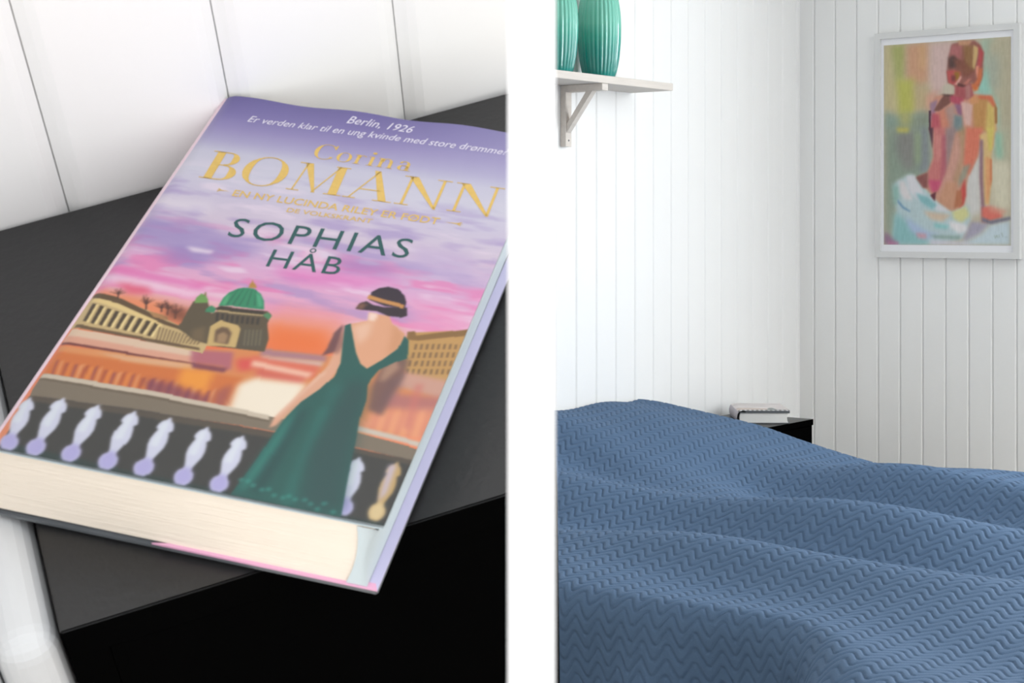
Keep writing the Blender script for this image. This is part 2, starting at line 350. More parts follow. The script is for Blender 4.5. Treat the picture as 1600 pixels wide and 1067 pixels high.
# cathedral
cp([(278, 512), (290, 490), (302, 470), (324, 470), (330, 490), (345, 484), (418, 486), (424, 492), (418, 506), (420, 530), (413, 550), (330, 540), (300, 530)], (92, 80, 60), .3)
cp([(304, 470), (307, 464), (315, 458), (322, 462), (325, 468), (324, 473), (304, 473)], (112, 160, 84), .2)
cp([(320, 456), (322, 456), (322, 462), (319, 462)], (120, 110, 60), .1)
cp([(322, 482), (330, 477), (338, 482), (334, 489), (320, 487)], (60, 140, 100), .2)
cp([(410, 492), (420, 488), (425, 494), (420, 500)], (84, 140, 96), .3)
cp([(341, 478), (348, 466), (358, 457), (372, 451), (386, 449), (398, 451), (408, 459), (413, 470), (413, 484), (395, 482), (365, 478)], (48, 140, 100), .2)
for k, (xa, xb) in enumerate(((352, 372), (362, 380), (373, 388), (385, 394), (397, 400))):
    cp([(xa, 477), (xa+2.5, 477.5), (xb+1.2, 452), (xb, 452)], (30, 96, 76), .2, .8)
cp([(345, 476), (352, 464), (360, 458), (356, 470), (352, 477)], (86, 176, 122), .5, .8)
cp([(400, 455), (408, 462), (411, 478), (404, 480)], (90, 186, 140), .5, .7)
cp([(336, 482), (344, 478), (413, 486), (412, 492), (340, 486)], (60, 52, 42), .2)
cp([(340, 484), (412, 492), (411, 494), (338, 487)], (190, 166, 120), .2)
for k in range(9): cp([(338+k*8, 489+k*.9), (342+k*8, 489.5+k*.9), (340+k*8, 503+k*.6), (336+k*8, 502+k*.6)], (52, 46, 44), .25, .85)
cp([(389, 449), (391, 443), (394, 441), (395, 436), (397, 441), (400, 444), (402, 450)], (186, 138, 66), .15)
cp([(322, 540), (328, 510), (345, 500), (372, 508), (376, 514), (368, 543), (345, 540)], (206, 176, 116), .3)
cp([(336, 516), (346, 510), (357, 512), (362, 520), (356, 538), (334, 534)], (112, 88, 66), .6)
cp([(340, 522), (350, 518), (356, 524), (352, 536), (338, 534)], (186, 150, 110), .6, .7)
cp([(300, 515), (320, 510), (318, 535), (298, 530)], (120, 100, 72), 1, .8)
cp([(380, 512), (412, 516), (410, 545), (374, 542)], (88, 82, 70), 1, .8)
for k in range(5): cp([(383+k*6, 515), (385+k*6, 515), (382+k*6, 540), (380+k*6, 540)], (150, 136, 100), .3, .6)
# right building and its water
cp([(636, 522), (648, 519), (720, 517), (735, 515), (735, 522), (705, 600), (640, 585), (625, 570)], (196, 152, 92), .3)
cp([(636, 518), (648, 517), (650, 524), (735, 514), (734, 524), (652, 532), (636, 530)], (140, 104, 60), .3)
for r_ in range(4):
    for k in range(9): cp([(648+k*9-r_*4, 537+r_*13+k*.2), (652+k*9-r_*4, 537+r_*13), (650+k*9-r_*4, 546+r_*13), (646+k*9-r_*4, 546+r_*13)], (112, 86, 62), .3, .75)
cp([(630, 580), (704, 596), (695, 625), (610, 600)], (206, 158, 140), 1.2)
cp([(600, 612), (696, 622), (682, 650), (600, 640)], (176, 112, 118), 1.5, .8)
cp([(585, 640), (684, 640), (664, 690), (560, 668)], (236, 158, 124), 2, .95)
for k in range(9): cp([(590+k*10, 640), (594+k*10, 640), (580+k*10, 684), (574+k*10, 682)], ((196, 110, 96), (244, 176, 120))[k % 2], 1.2, .5)
cp([(650, 600), (662, 600), (640, 670), (630, 668)], (206, 120, 110), 1.2, .7)
cp([(606, 590), (632, 600), (600, 640), (585, 640)], (150, 110, 110), 1.5, .7)
# balustrade
cp([(50, 606), (67, 582), (240, 612), (420, 650), (560, 676), (662, 704), (650, 722), (540, 694), (400, 668), (200, 640), (46, 618)], (128, 116, 100))
cp([(66, 582), (240, 611), (420, 648), (420, 656), (240, 619), (62, 589)], (206, 192, 172), .3)
cp([(62, 589), (240, 619), (420, 656), (420, 659), (240, 623), (60, 592)], (112, 98, 82), .3)
cp([(555, 664), (664, 692), (662, 700), (553, 672)], (206, 194, 180), .5)
cp([(45, 618), (200, 638), (400, 670), (540, 697), (654, 722), (600, 826), (-6, 704)], (62, 62, 60), .3)
cp([(45, 618), (200, 638), (400, 670), (540, 697), (654, 722), (648, 728), (540, 704), (400, 680), (200, 648), (42, 626)], (86, 78, 68), .6)
cp([(5, 690), (200, 735), (400, 778), (600, 818), (600, 826), (-6, 704)], (48, 64, 62), .8)
def baluster(tx, ty, bx, by, k, gold=False):
    dx, dy = (bx-tx), (by-ty)
    prof = [(0, 1), (.05, 3), (.08, 6.5), (.14, 9.0), (.2, 10), (.235, 6.6), (.3, 8.5), (.4, 10), (.5, 9.5), (.6, 7), (.7, 4.5), (.74, 4.8), (.78, 8.8), (.86, 10.5), (.93, 9.2), (1, 5)]
    L = [(tx+dx*t-w_*k, ty+dy*t-w_*k*.28) for t, w_ in prof]; Rr = [(tx+dx*t+w_*k, ty+dy*t+w_*k*.28) for t, w_ in prof]
    cp(L+Rr[::-1], (196, 164, 110) if gold else (212, 214, 234), .55)
    up = [(tx+dx*t-w_*k*.7, ty+dy*t-w_*k*.2) for t, w_ in prof[2:9]]+[(tx+dx*t+w_*k*.2, ty+dy*t) for t, w_ in prof[2:9]][::-1]
    if not gold: cp(up, (228, 236, 242), .8, .7)
    lo = [(tx+dx*t-w_*k, ty+dy*t-w_*k*.28) for t, w_ in prof[10:]]+[(tx+dx*t+w_*k, ty+dy*t+w_*k*.28) for t, w_ in prof[10:]][::-1]
    cp(lo, (228, 206, 160) if gold else (172, 164, 222), 1.0, .75)
for tx, ty, bx, by in ((47, 620, 8, 702), (100, 622, 49, 710), (155, 632, 104, 720), (211, 642, 162, 733), (267, 652, 218, 742), (325, 667, 280, 757), (381, 680, 336, 768), (562, 714, 533, 803)):
    baluster(tx, ty, bx, by, 1.3)
baluster(622, 722, 583, 812, 1.15, True); cp([(608, 726), (620, 726), (604, 770), (590, 785)], (200, 190, 220), 1, .8)
# the woman
cp([(537, 506), (522, 520), (510, 545), (502, 556), (515, 552), (530, 548)], (96, 66, 74), .5, .85)
cp([(536, 512), (524, 545), (512, 572), (480, 603), (452, 630), (428, 652), (420, 668), (431, 664), (448, 648), (485, 622), (512, 600), (534, 568), (540, 540)], (226, 170, 140), .5)
cp([(522, 545), (512, 575), (478, 606), (440, 640), (424, 660), (436, 650), (470, 618), (506, 585)], (240, 200, 178), .8, .7)
cp([(538, 512), (523, 532), (517, 552), (528, 552), (538, 538)], (118, 76, 78), 1, .6)
cp([(604, 556), (640, 560), (632, 590), (610, 620), (596, 650), (574, 640), (582, 600)], (112, 84, 84), 1.2, .85)
cp([(618, 560), (600, 575), (592, 596), (600, 596), (625, 575)], (200, 160, 130), 1.2, .6)
cp([(546, 506), (575, 501), (577, 488), (608, 494), (612, 506), (632, 521), (628, 548), (600, 566), (580, 578), (566, 574), (552, 548), (548, 525)], (228, 168, 132), .3)
cp([(550, 510), (575, 503), (584, 500), (578, 522), (560, 540)], (240, 196, 170), 1.5, .8)
cp([(577, 488), (590, 490), (586, 502), (576, 500)], (252, 226, 214), .8, .9)
cp([(612, 506), (630, 520), (624, 545), (604, 555), (612, 530)], (206, 146, 104), 1.5, .7)
cp([(539, 508), (548, 505), (551, 522), (556, 550), (563, 568), (573, 576), (598, 562), (622, 545), (632, 524), (638, 532), (637, 560), (618, 566), (592, 578), (580, 592), (574, 602),
    (572, 625), (563, 650), (556, 690), (549, 720), (541, 760), (532, 809), (360, 772), (378, 748), (402, 716), (424, 682), (446, 652), (470, 628), (500, 608), (522, 588), (532, 566)], (38, 92, 86), .35)
cp([(548, 590), (575, 602), (560, 660), (545, 730), (532, 800), (470, 795), (480, 700), (520, 640)], (46, 78, 78), 3, .8)
cp([(444, 660), (470, 632), (440, 690), (400, 745), (380, 765), (372, 766), (404, 718)], (52, 136, 124), 1.5, .8)
cp([(500, 640), (515, 636), (470, 730), (455, 790), (440, 790), (465, 720)], (44, 122, 112), 1.8, .6)
cp([(520, 600), (535, 600), (505, 650), (490, 680)], (50, 120, 112), 2, .5)
cp([(470, 640), (480, 640), (420, 750), (405, 770), (395, 765)], (30, 66, 68), 1.8, .7)
for k in range(14): C.ell(*(mm([(r2.uniform(375, 530), 0)])[0]*0+mm([(376+k*11+r2.uniform(-3, 3), 752+k*3.3+r2.uniform(-6, 10))])[0]+[OFFX, OFFY]), 1.0, .9, (62, 150, 138), .5, .6)
cp([(556, 482), (562, 474), (572, 470), (582, 476), (600, 480), (636, 480), (636, 493), (626, 496), (606, 494), (588, 486), (566, 484)], (52, 38, 48), .35)
cp([(576, 468), (580, 456), (592, 450), (606, 448), (622, 452), (632, 461), (635, 472), (632, 482), (600, 478)], (50, 38, 52), .3)
cp([(576, 460), (573, 466), (592, 472), (630, 482), (632, 476), (600, 468)], (206, 146, 84), .3)
cp([(556, 480), (566, 472), (574, 476), (566, 484)], (176, 122, 84), .8, .6)
art = C.out()
ny, nx = art.shape[:2]
gx = int(150*3)+1; gy = int(214*3)+1
uu, vv = np.meshgrid(np.linspace(0, 1, gx), np.linspace(0, 1, gy))
def bil(u, v):
    a, b, c, d = map(np.array, (BLm, BRm, TRm, TLm)); u = u[..., None]; v = v[..., None]
    return a*(1-u)*(1-v)+b*u*(1-v)+c*u*v+d*(1-u)*v
PM = bil(uu, vv)
ix = np.clip(((PM[..., 0]+OFFX)*3).astype(int), 0, nx-1); iy = np.clip(((PM[..., 1]+OFFY)*3).astype(int), 0, ny-1)
colr = art[iy, ix]*0.66
def cover_z(u, v):   # slight cockle of the jacket near head, rounding at the spine joint
    z = HB - 0.0016*np.clip(1-u/0.035, 0, 1)**2
    z = z + 0.0006*np.sin(u*19)*np.clip((v-0.93)/0.07, 0, 1)
    return z
P3 = np.dstack([PM/1000, cover_z(uu, vv)])
M_print = mat('printed_dust_jacket', None, 0.38, attr='col', spec=0.4)
BT = 0.0026
fc = grid('front_cover', P3, colr, M_print, bk)
# board under the printed jacket (front), closed solid
def shell_prism(name, quad_mm, z0, z1, m, sh=(0, 0), bev=0.0006):
    return prism(name, [((x+sh[0])/1000, (y+sh[1])/1000) for x, y in quad_mm], z0, z1, m, bk, bev)
M_jack = mat('lavender_jacket_edge', (196, 192, 222), 0.4, bump=0.05)
M_inner = mat('pale_jacket_flap', (196, 208, 212), 0.45, bump=0.05)
M_page = mat('cream_page_block', (248, 236, 220), 0.8, bump=0.5, bscale=14, var=0.05, stretch=(1, 1, 160))
M_dkj = mat('dark_grey_jacket_back', (92, 96, 100), 0.35, var=0.25, bscale=40)
M_pink = mat('pink_jacket_edge', (226, 170, 200), 0.4, bump=0.05)
M_yel = mat('yellow_headband', (205, 180, 60), 0.6, bump=0.6, bscale=900)
M_gold = mat('gold_foil', (196, 164, 90), 0.45, metal=0.0, bump=0.05, bscale=500, var=0.12, spec=0.3)
M_green = mat('green_ink', (14, 70, 70), 0.45, bump=0.02)
M_wink = mat('white_ink', (206, 202, 216), 0.45, bump=0.02)
fq = [(0.6, -0.2), (149.4, 0.9), (147.4, 216.0), (-0.4, 212.3)]
shell_prism('cover_board', fq, HB-BT, HB-0.0019, M_inner, bev=0.0002)
sh = (-5.6, -4.2)
bq = [(BLm[0]+sh[0]-0.5, BLm[1]+sh[1]), (149.8+sh[0]+1.0, 0.8+sh[1]+0.2), (148.4+sh[0]+1, 216+sh[1]), (TLm[0]+sh[0], TLm[1]+sh[1])]
shell_prism('back_cover', bq, 0.0006, 0.0034, M_dkj)
# pink/lavender jacket edge on top of the back board, seen along the foot and the fore edge
sf = []
def strip(name, pts_in, pts_out, z, th, m):
    n = len(pts_in); v = [(x/1000, y/1000, z) for x, y in pts_in+pts_out]+[(x/1000, y/1000, z+th) for x, y in pts_in+pts_out]
    f = []
    for i in range(n-1):
        f += [(i, i+1, n+i+1, n+i), (2*n+i, 2*n+i+1, 3*n+i+1, 3*n+i), (i, i+1, 2*n+i+1, 2*n+i), (n+i, n+i+1, 3*n+i+1, 3*n+i)]
    f += [(0, n, 3*n, 2*n), (n-1, 2*n-1, 4*n-1, 3*n-1)]
    return mesh(name, v, f, m, bk)
x_r0, x_r1 = bq[1], bq[2]
strip('jacket_fold', [(x_r0[0]-3.5, x_r0[1]+1), (x_r1[0]-3.5, x_r1[1])], [(x_r0[0]+0.3, x_r0[1]-0.3), (x_r1[0]+0.3, x_r1[1])], 0.0034, 0.0009, M_jack)
strip('jacket_fold', [(70, bq[0][1]+2.4), (x_r0[0]-1, x_r0[1]+2.2)], [(60, bq[0][1]+0.3), (x_r0[0]+0.3, x_r0[1]-0.3)], 0.0034, 0.0010, M_pink)
# page block: sheared between the boards, hollowed fore edge
npz = 9; rows = []
for k in range(npz):
    f_ = k/(npz-1); z = 0.0043+(HB-BT-0.0043)*f_
    sx, sy = sh[0]*(1-f_), sh[1]*(1-f_)
    bulge = 2.6*(4*f_*(1-f_))
    ov = 0.8
    ring = [(3+sx-bulge*.6, ov+sy-0.2), (30+sx, ov+sy+.1), (100+sx, ov+sy+.6), (146.2+sx-bulge, ov+sy+.9), (145.4+sx-bulge, 110+sy), (144.6+sx-bulge, 213.5+sy), (60+sx, 211+sy), (2.5+sx-bulge*.6, 210+sy), (2.8+sx-bulge*.6, 100+sy)]
    rows.append([(x/1000, y/1000, z) for x, y in ring])
n = 9; vv_ = [p for r in rows for p in r]; ff = [(k*n+i, k*n+(i+1) % n, (k+1)*n+(i+1) % n, (k+1)*n+i) for k in range(npz-1) for i in range(n)]
ff += [tuple(range(n)), tuple(range((npz-1)*n, npz*n))]
mesh('page_block', vv_, ff, M_page, bk)
# jacket flap folded into the book along the fore edge (bluish, curling at the foot)
rows = []
for k in range(9):
    f_ = k/8; z = 0.0045+(HB-BT-0.0052)*f_; sx, sy = sh[0]*(1-f_), sh[1]*(1-f_)
    b_ = 3.0*(4*f_*(1-f_))
    rows.append([((x+sx)/1000, (y+sy)/1000, z) for x, y in ((139.5+b_*0.6, 1.0), (147.3-b_*0.8, 1.1), (146.6-b_*0.8, 110), (145.6-b_*0.8, 214))])
P = np.array(rows); grid('jacket_flap', P, None, M_inner, bk, smooth=True)
# spine: rounded
t = np.linspace(-math.pi/2, math.pi/2, 13); rows = []
for v_ in np.linspace(0, 1, 9):
    rows.append([((0.3 - 1.0*v_ - 5.2*math.cos(a)+sh[0]*(0.5-0.5*math.sin(a)))/1000, (-0.4+212.9*v_+sh[1]*(0.5-.5*math.sin(a)))/1000, HB/2-0.0007+(HB/2-0.0009)*math.sin(a)) for a in t])
M_spine = mat('peach_lavender_spine', (214, 190, 200), 0.4, var=0.2, bscale=20)
grid('spine', np.array(rows), None, M_spine, bk)
# headband at the foot of the spine
rows = []
for a in np.linspace(-math.pi/2*0.9, math.pi/2*0.9, 13):
    cxm = 1.5-3.6*math.cos(a)+sh[0]*(0.5-0.5*math.sin(a)); cym = 0.2+sh[1]*(0.5-0.5*math.sin(a)); cz = HB/2+(HB/2-0.004)*math.sin(a)
    rows.append([((cxm+0.9*math.cos(b))/1000, (cym+0.9*math.sin(b))/1000, cz) for b in np.linspace(0, 2*math.pi, 9)[:-1]])
grid('headband', np.array(rows), None, M_yel, bk, closed=True)

# -- lettering: outline meshes laid on the jacket
def place_text(txt, p0, p1, hpx, m, name='lettering', font_fn=None, shear=0.0, bold=0.0, spc=1.0):
    """p0, p1: baseline ends measured on the print, hpx: millimetre cap height"""
    a, b = mm([p0])[0], mm([p1])[0]; d = (b-a); Ln = np.linalg.norm(d); e1 = d/Ln; e2 = np.array([-e1[1], e1[0]])
    if font_fn: V_, F_ = font_fn(txt)
    else:
        cu = bpy.data.curves.new('t', 'FONT'); cu.body = txt; cu.offset = bold; cu.space_character = spc; cu.resolution_u = 3
        to = bpy.data.objects.new('t', cu); COL.objects.link(to)
        dg = bpy.context.evaluated_depsgraph_get(); dg.update()
        me = bpy.data.meshes.new_from_object(to.evaluated_get(dg))
        V_ = np.array([v.co[:2] for v in me.vertices]); F_ = [tuple(p.vertices) for p in me.polygons]
        bpy.data.objects.remove(to); bpy.data.meshes.remove(me)
    x0, x1_ = V_[:, 0].min(), V_[:, 0].max()
    cap = 0.7 if not font_fn else 1.0
    X = (V_[:, 0]-x0)/(x1_-x0)*Ln; Y = V_[:, 1]/cap*hpx; X = X+shear*Y
    Pm = a+X[:, None]*e1+Y[:, None]*e2
    uq = np.clip(Pm[:, 0]/149, 0, 1)
    Z = cover_z(uq, Pm[:, 1]/214)+0.00012
    me = bpy.data.meshes.new(name); me.from_pydata([(p[0]/1000, p[1]/1000, z) for p, z in zip(Pm, Z)], [], F_); me.update()
    bm = bmesh.new(); bm.from_mesh(me)
    for f in bm.faces:
        f.normal_update()
        if f.normal.z < 0: f.normal_flip()
    bm.to_mesh(me); bm.free()
    return link(name, me, bk, m)
# serif capitals drawn as strokes
def q(a, b, w1, w2=None):   # vertical-ish stroke with horizontal width
    w2 = w1 if w2 is None else w2
    return [(a[0]-w1/2, a[1]), (a[0]+w1/2, a[1]), (b[0]+w2/2, b[1]), (b[0]-w2/2, b[1])]
def ringq(cx, cy, rx, ry, thin, thick, a0=0, a1=2*math.pi, n=28):
    out = []
    for i in range(n):
        p = []
        for a in (a0+(a1-a0)*i/n, a0+(a1-a0)*(i+1)/n):
            wdt = thin+(thick-thin)*abs(math.cos(a))**1.5
            p.append(((cx+rx*math.cos(a), cy+ry*math.sin(a)), (cx+(rx-wdt)*math.cos(a), cy+(ry-thin*1.0)*math.sin(a))))
        out.append([p[0][0], p[1][0], p[1][1], p[0][1]])
    return out
def serif(x, y, wd=.2, th=.03): return [(x-wd/2, y), (x+wd/2, y), (x+wd/2, y+th), (x-wd/2, y+th)]
def fat(p):
    xs = [a for a, _ in p]; ys = [b for _, b in p]; cx = sum(xs)/4
    return [(a+(0.012 if a > cx else -0.012), b) for a, b in p]
def caps(txt):
    G = {'B': (.72, [q((.16, 0), (.16, 1), .15), serif(.12, 0, .26), serif(.12, .97, .26), [(.1, 0), (.36, 0), (.36, .035), (.1, .035)], [(.1, .965), (.34, .965), (.34, 1), (.1, 1)], [(.2, .51), (.36, .51), (.36, .545), (.2, .545)]]
               + ringq(.34, .765, .25, .235, .035, .13, -math.pi/2, math.pi/2, 14)+ringq(.36, .27, .31, .27, .035, .15, -math.pi/2, math.pi/2, 14)),
         'O': (1.0, ringq(.48, .5, .46, .53, .03, .15)),
         'M': (1.16, [q((.15, 0), (.2, 1), .035), q((.58, 0), (.24, 1), .06, .17), q((.56, 0), (.9, 1), .035), q((.98, 0), (.94, 1), .16), serif(.15, 0, .24), serif(.98, 0, .34), serif(.15, .97, .2), serif(.96, .97, .28)]),
         'A': (.98, [q((.12, 0), (.5, 1.03), .035), q((.8, 0), (.47, 1.03), .17, .13), [(.26, .33), (.68, .33), (.68, .365), (.26, .365)], serif(.12, 0, .24), serif(.8, 0, .36)]),
         'N': (1.02, [q((.17, 0), (.17, 1), .035), q((.84, -.03), (.2, 1), .06, .2), q((.84, 0), (.84, 1), .035), serif(.17, 0, .26), serif(.14, .97, .24), serif(.84, .97, .28)])}
    G.update({'C': (.86, ringq(.44, .5, .42, .53, .03, .14, math.pi*.22, math.pi*1.8, 22)+[q((.74, .72), (.76, 1), .04)]),
         'o': (.60, ringq(.28, .31, .27, .33, .03, .1)), 'r': (.46, [q((.14, 0), (.14, .62), .1), serif(.14, 0, .24), serif(.08, .58, .14)]+ringq(.3, .42, .16, .2, .03, .06, math.pi*.2, math.pi, 8)),
         'i': (.32, [q((.15, 0), (.15, .62), .1), serif(.15, 0, .24), serif(.09, .58, .14)]+ringq(.15, .86, .07, .08, .06, .069, n=8)),
         'n': (.68, [q((.14, 0), (.14, .62), .1), serif(.14, 0, .24), q((.5, 0), (.5, .42), .1), serif(.5, 0, .24), serif(.08, .58, .14)]+ringq(.34, .38, .21, .25, .04, .1, 0, math.pi, 10)),
         'a': (.58, [q((.42, .03), (.42, .45), .1), serif(.48, 0, .16)]+ringq(.27, .17, .2, .18, .03, .1)+ringq(.27, .42, .2, .2, .04, .1, 0, math.pi*.9, 10))})
    V_, F_ = [], []; x = 0
    for ch in txt:
        wd, qs = G[ch]; qs = [fat(p) for p in qs]
        for p in qs:
            b = len(V_); V_ += [(x+a, c) for a, c in p]; F_.append((b, b+1, b+2, b+3))
        x += wd+.05
    return np.array(V_), F_
place_text('BOMANN', (310, 277), (772, 339), 18.2, M_gold, font_fn=caps)
place_text('Corina', (486, 246), (640, 268), 9.6, M_gold, font_fn=caps)
place_text('Berlin, 1926', (541, 193), (641, 207), 5.0, M_wink, shear=.25)
place_text('Er verden klar til en ung kvinde med store drømme?', (386, 190), (789, 242), 4.2, M_wink, shear=.25)
place_text('EN NY LUCINDA RILEY ER FØDT', (362, 306), (684, 351), 4.0, M_gold, bold=.012)
place_text('DE VOLKSKRANT', (447, 331), (580, 349), 2.6, M_gold, bold=.01)
place_text('SOPHIAS', (354, 369), (636, 404), 11.6, M_green, spc=1.18)
place_text('HÅB', (415, 416), (528, 430), 10.3, M_green, spc=1.12)
def flour(_):
    V_ = [(0, .5), (.3, .42), (1, .5), (.3, .58), (.12, .2), (.35, .42), (.3, .5), (.1, .3), (.12, .8), (.35, .58), (.3, .5), (.1, .7)]; return np.array(V_), [(0, 1, 2, 3), (4, 5, 6, 7), (8, 9, 10, 11)]
place_text('~', (335, 301), (356, 304), 4.0, M_gold, name='ornament', font_fn=flour)
place_text('~', (722, 356), (692, 352), -4.0, M_gold, name='ornament', font_fn=flour)

# ================================================================== BEDROOM
# ---- corner nightstand
zt = 0.614
n2_ = empty('nightstand', frame_M(0.42, 0, 0), 'small black nightstand in the room corner, half hidden behind the bed', 'nightstand')
tp_ = box('table_top', (0.0125, -0.425, zt-0.018), (0.278, 0, zt), M_black, n2_, 0.0008)
tp_.data.materials.append(M_shade)
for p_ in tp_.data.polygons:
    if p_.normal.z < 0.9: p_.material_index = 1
box('side_panel', (0.0125, -0.016, 0), (0.274, -0.001, zt-0.018), M_shade, n2_, 0.001)
box('side_panel', (0.0125, -0.424, 0), (0.274, -0.409, zt-0.018), M_shade, n2_, 0.001)
box('back_panel', (0.0125, -0.409, 0), (0.0225, -0.016, zt-0.018), M_shade, n2_)
box('bottom_panel', (0.0225, -0.409, 0.05), (0.272, -0.016, 0.066), M_shade, n2_)
box('drawer_front', (0.262, -0.408, zt-0.19), (0.276, -0.018, zt-0.021), M_shade, n2_, 0.001)
# ---- book on it (spine to the left, foot towards us)
zb = zt+0.0004
sb = empty('book', Matrix.Translation((0.6705, 4.972, zb)) @ Matrix.Rotation(math.radians(-1), 4, 'Z'), 'thick white paged hardcover lying on the corner nightstand behind the bed', 'book')
sb.matrix_world = Matrix.Translation((0.665, 4.975, zb)) @ Matrix.Rotation(math.radians(-1.0), 4, 'Z')
bw, bl, bh = 0.150, 0.212, 0.038
box('back_cover', (0, 0, 0), (bw, bl, 0.0028), M_dkj, sb, 0.0006)
cc = Canvas(150, 212, 1)
cc.a[:] = (214, 206, 204)
nn = smooth_noise(cc.ny, cc.nx, 30, 80, rng)
cc.a[:] += ((nn-.5)*46)[..., None]
cc.poly([(0, 0), (150, 0), (150, 26), (0, 26)], (70, 68, 66)); cc.poly([(0, 26), (150, 26), (150, 32), (0, 32)], (150, 142, 130))
for k in range(11): cc.ell(8+k*13.5, 13, 4.2, 12, (226, 226, 232), 1)
cc.poly([(0, 32), (90, 32), (90, 60), (0, 75)], (196, 170, 150), 4, .7); cc.poly([(84, 18), (118, 18), (108, 80), (98, 80)], (88, 100, 98), 2, .8)
ac = cc.out(); U2, V2 = np.meshgrid(np.linspace(0, 1, 151), np.linspace(0, 1, 213))
P = np.dstack([U2*bw, V2*bl, bh-0.004*np.clip(1-U2/0.09, 0, 1)**2+0*U2])
grid('front_cover', P, ac[np.clip((V2*211).astype(int), 0, 211), np.clip((U2*149).astype(int), 0, 149)], M_print, sb)
box('cover_board', (0.004, 0.0004, bh-0.0072), (bw-0.0004, bl-0.0004, bh-0.0046), M_dkj, sb, 0.0004)
box('cover_board', (0.02, 0.0004, bh-0.0046), (bw-0.0004, bl-0.0004, bh-0.0003), M_dkj, sb)
rows = []
for k in range(7):
    f_ = k/6; z = 0.0029+(bh-0.0075-0.0029)*f_; b_ = .003*(4*f_*(1-f_))
    rows.append([(0.006-b_, 0.003, z), (bw-0.005-b_, 0.003, z), (bw-0.005-b_, bl-0.003, z), (0.006-b_, bl-0.003, z)])
vv_ = [p for r in rows for p in r]; ff = [(k*4+i, k*4+(i+1) % 4, k*4+4+(i+1) % 4, k*4+4+i) for k in range(6) for i in range(4)]+[(0, 1, 2, 3), (24, 25, 26, 27)]
M_page2 = mat('white_page_block', (236, 235, 232), 0.8, bump=0.4, bscale=14, stretch=(1, 1, 160))
mesh('page_block', vv_, ff, M_page2, sb)
rows = [[(0.003-0.008*math.cos(a), v_*bl, (bh-.003)/2+(bh-.003)/2*math.sin(a)) for a in np.linspace(-math.pi/2, math.pi/2, 11)] for v_ in (0, .5, 1)]
M_sp2 = mat('grey_lavender_spine', (172, 164, 172), 0.4, var=0.2, bscale=20)
grid('spine', np.array(rows), None, M_sp2, sb)

# ---- bed
T0, T1, SL = 0.905, 2.76, 2.1
bed = empty('bed', frame_M(T1, 0.03, 0), 'wide bed hidden under the quilted slate blue bedspread', 'bed')
M_bw = mat('white_bed_wood', (225, 222, 216), 0.5, var=0.05, bscale=20)
M_mt = mat('white_mattress_ticking', (226, 226, 226), 0.9, bump=0.3, bscale=60)
wdt = T1-T0
# local: x along Rv, y from near side (0) towards the corner (wdt)
M_pil = M_mt
box('frame', (0.02, 0.13, 0.16), (SL, wdt-0.05, 0.28), M_bw, bed, 0.01)
for x, y in ((0.06, 0.15), (SL-0.12, 0.15), (0.06, wdt-0.15), (SL-0.12, wdt-0.15)): box('leg', (x, y, 0), (x+0.06, y+0.06, 0.16), M_bw, bed, 0.004)
box('mattress', (0.02, 0.13, 0.28), (SL, wdt-0.06, 0.52), M_mt, bed, 0.035, 3)
# ---- bedspread
zs_s = [-0.05, 0, 0.06, .255, .418, .536, .668, .775, .9, 1.05, 1.3, 2.3]
zs_z = [-.503, -.500, -.500, -.527, -.551, -.580, -.606, -.624, -.618, -.608, -.606, -.610]
NS = 850
S1 = np.linspace(0.012, 2.05, NS)
prof_s = np.interp(S1, zs_s, zs_z)
k_ = np.ones(41)/41; prof_s = np.convolve(np.pad(prof_s, 20, mode='edge'), k_, mode='valid')
QF = 0.14                                      # far drop length
ss = S1[None, :]
qmax = QF+1.67+0.78
Q = np.concatenate([np.arange(0, QF, 0.005), np.arange(QF, QF+2.12, 0.0020), np.arange(QF+2.12, qmax, 0.006)]); NQ = len(Q)
dq = np.gradient(Q)[:, None]
def sstep(x): x = np.clip(x, 0, 1); return x*x*(3-2*x)
Qg = Q[:, None]+0*ss
# near edge: position of the bend, radius and final angle vary along the bed
qe = QF+1.735+0.02*np.sin(ss*7)+0.05*np.sin(ss*3.1+1)-0.06*sstep((0.9-ss)/.6)+0.34*sstep((ss-1.42)/0.5)
rad = 0.10+0.30*sstep((ss-1.35)/0.5)
amax = np.radians(84)-np.radians(26)*sstep((ss-1.45)/0.5)
th_near = amax*sstep((Qg-qe)/rad)
th_far = -np.radians(86)*(1-sstep((Qg-(QF-0.05))/0.11))
th = th_far+th_near
dt = np.cos(th)*dq; dz = -np.sin(th)*dq
Tt = np.cumsum(dt, 0); Zz = np.cumsum(dz, 0)
i0 = int(np.searchsorted(Q, QF+0.07))
Tt = Tt-Tt[i0:i0+1]+T0+0.085; Zz = Zz-Zz[i0:i0+1]
SS0 = np.clip(ss, 0, .6)+0*Tt
fall = 1-0.80*sstep((Tt-(1.55-0.85*SS0))/0.75)
Z0 = -0.62+(prof_s[None, :]+0.62)*fall+Zz
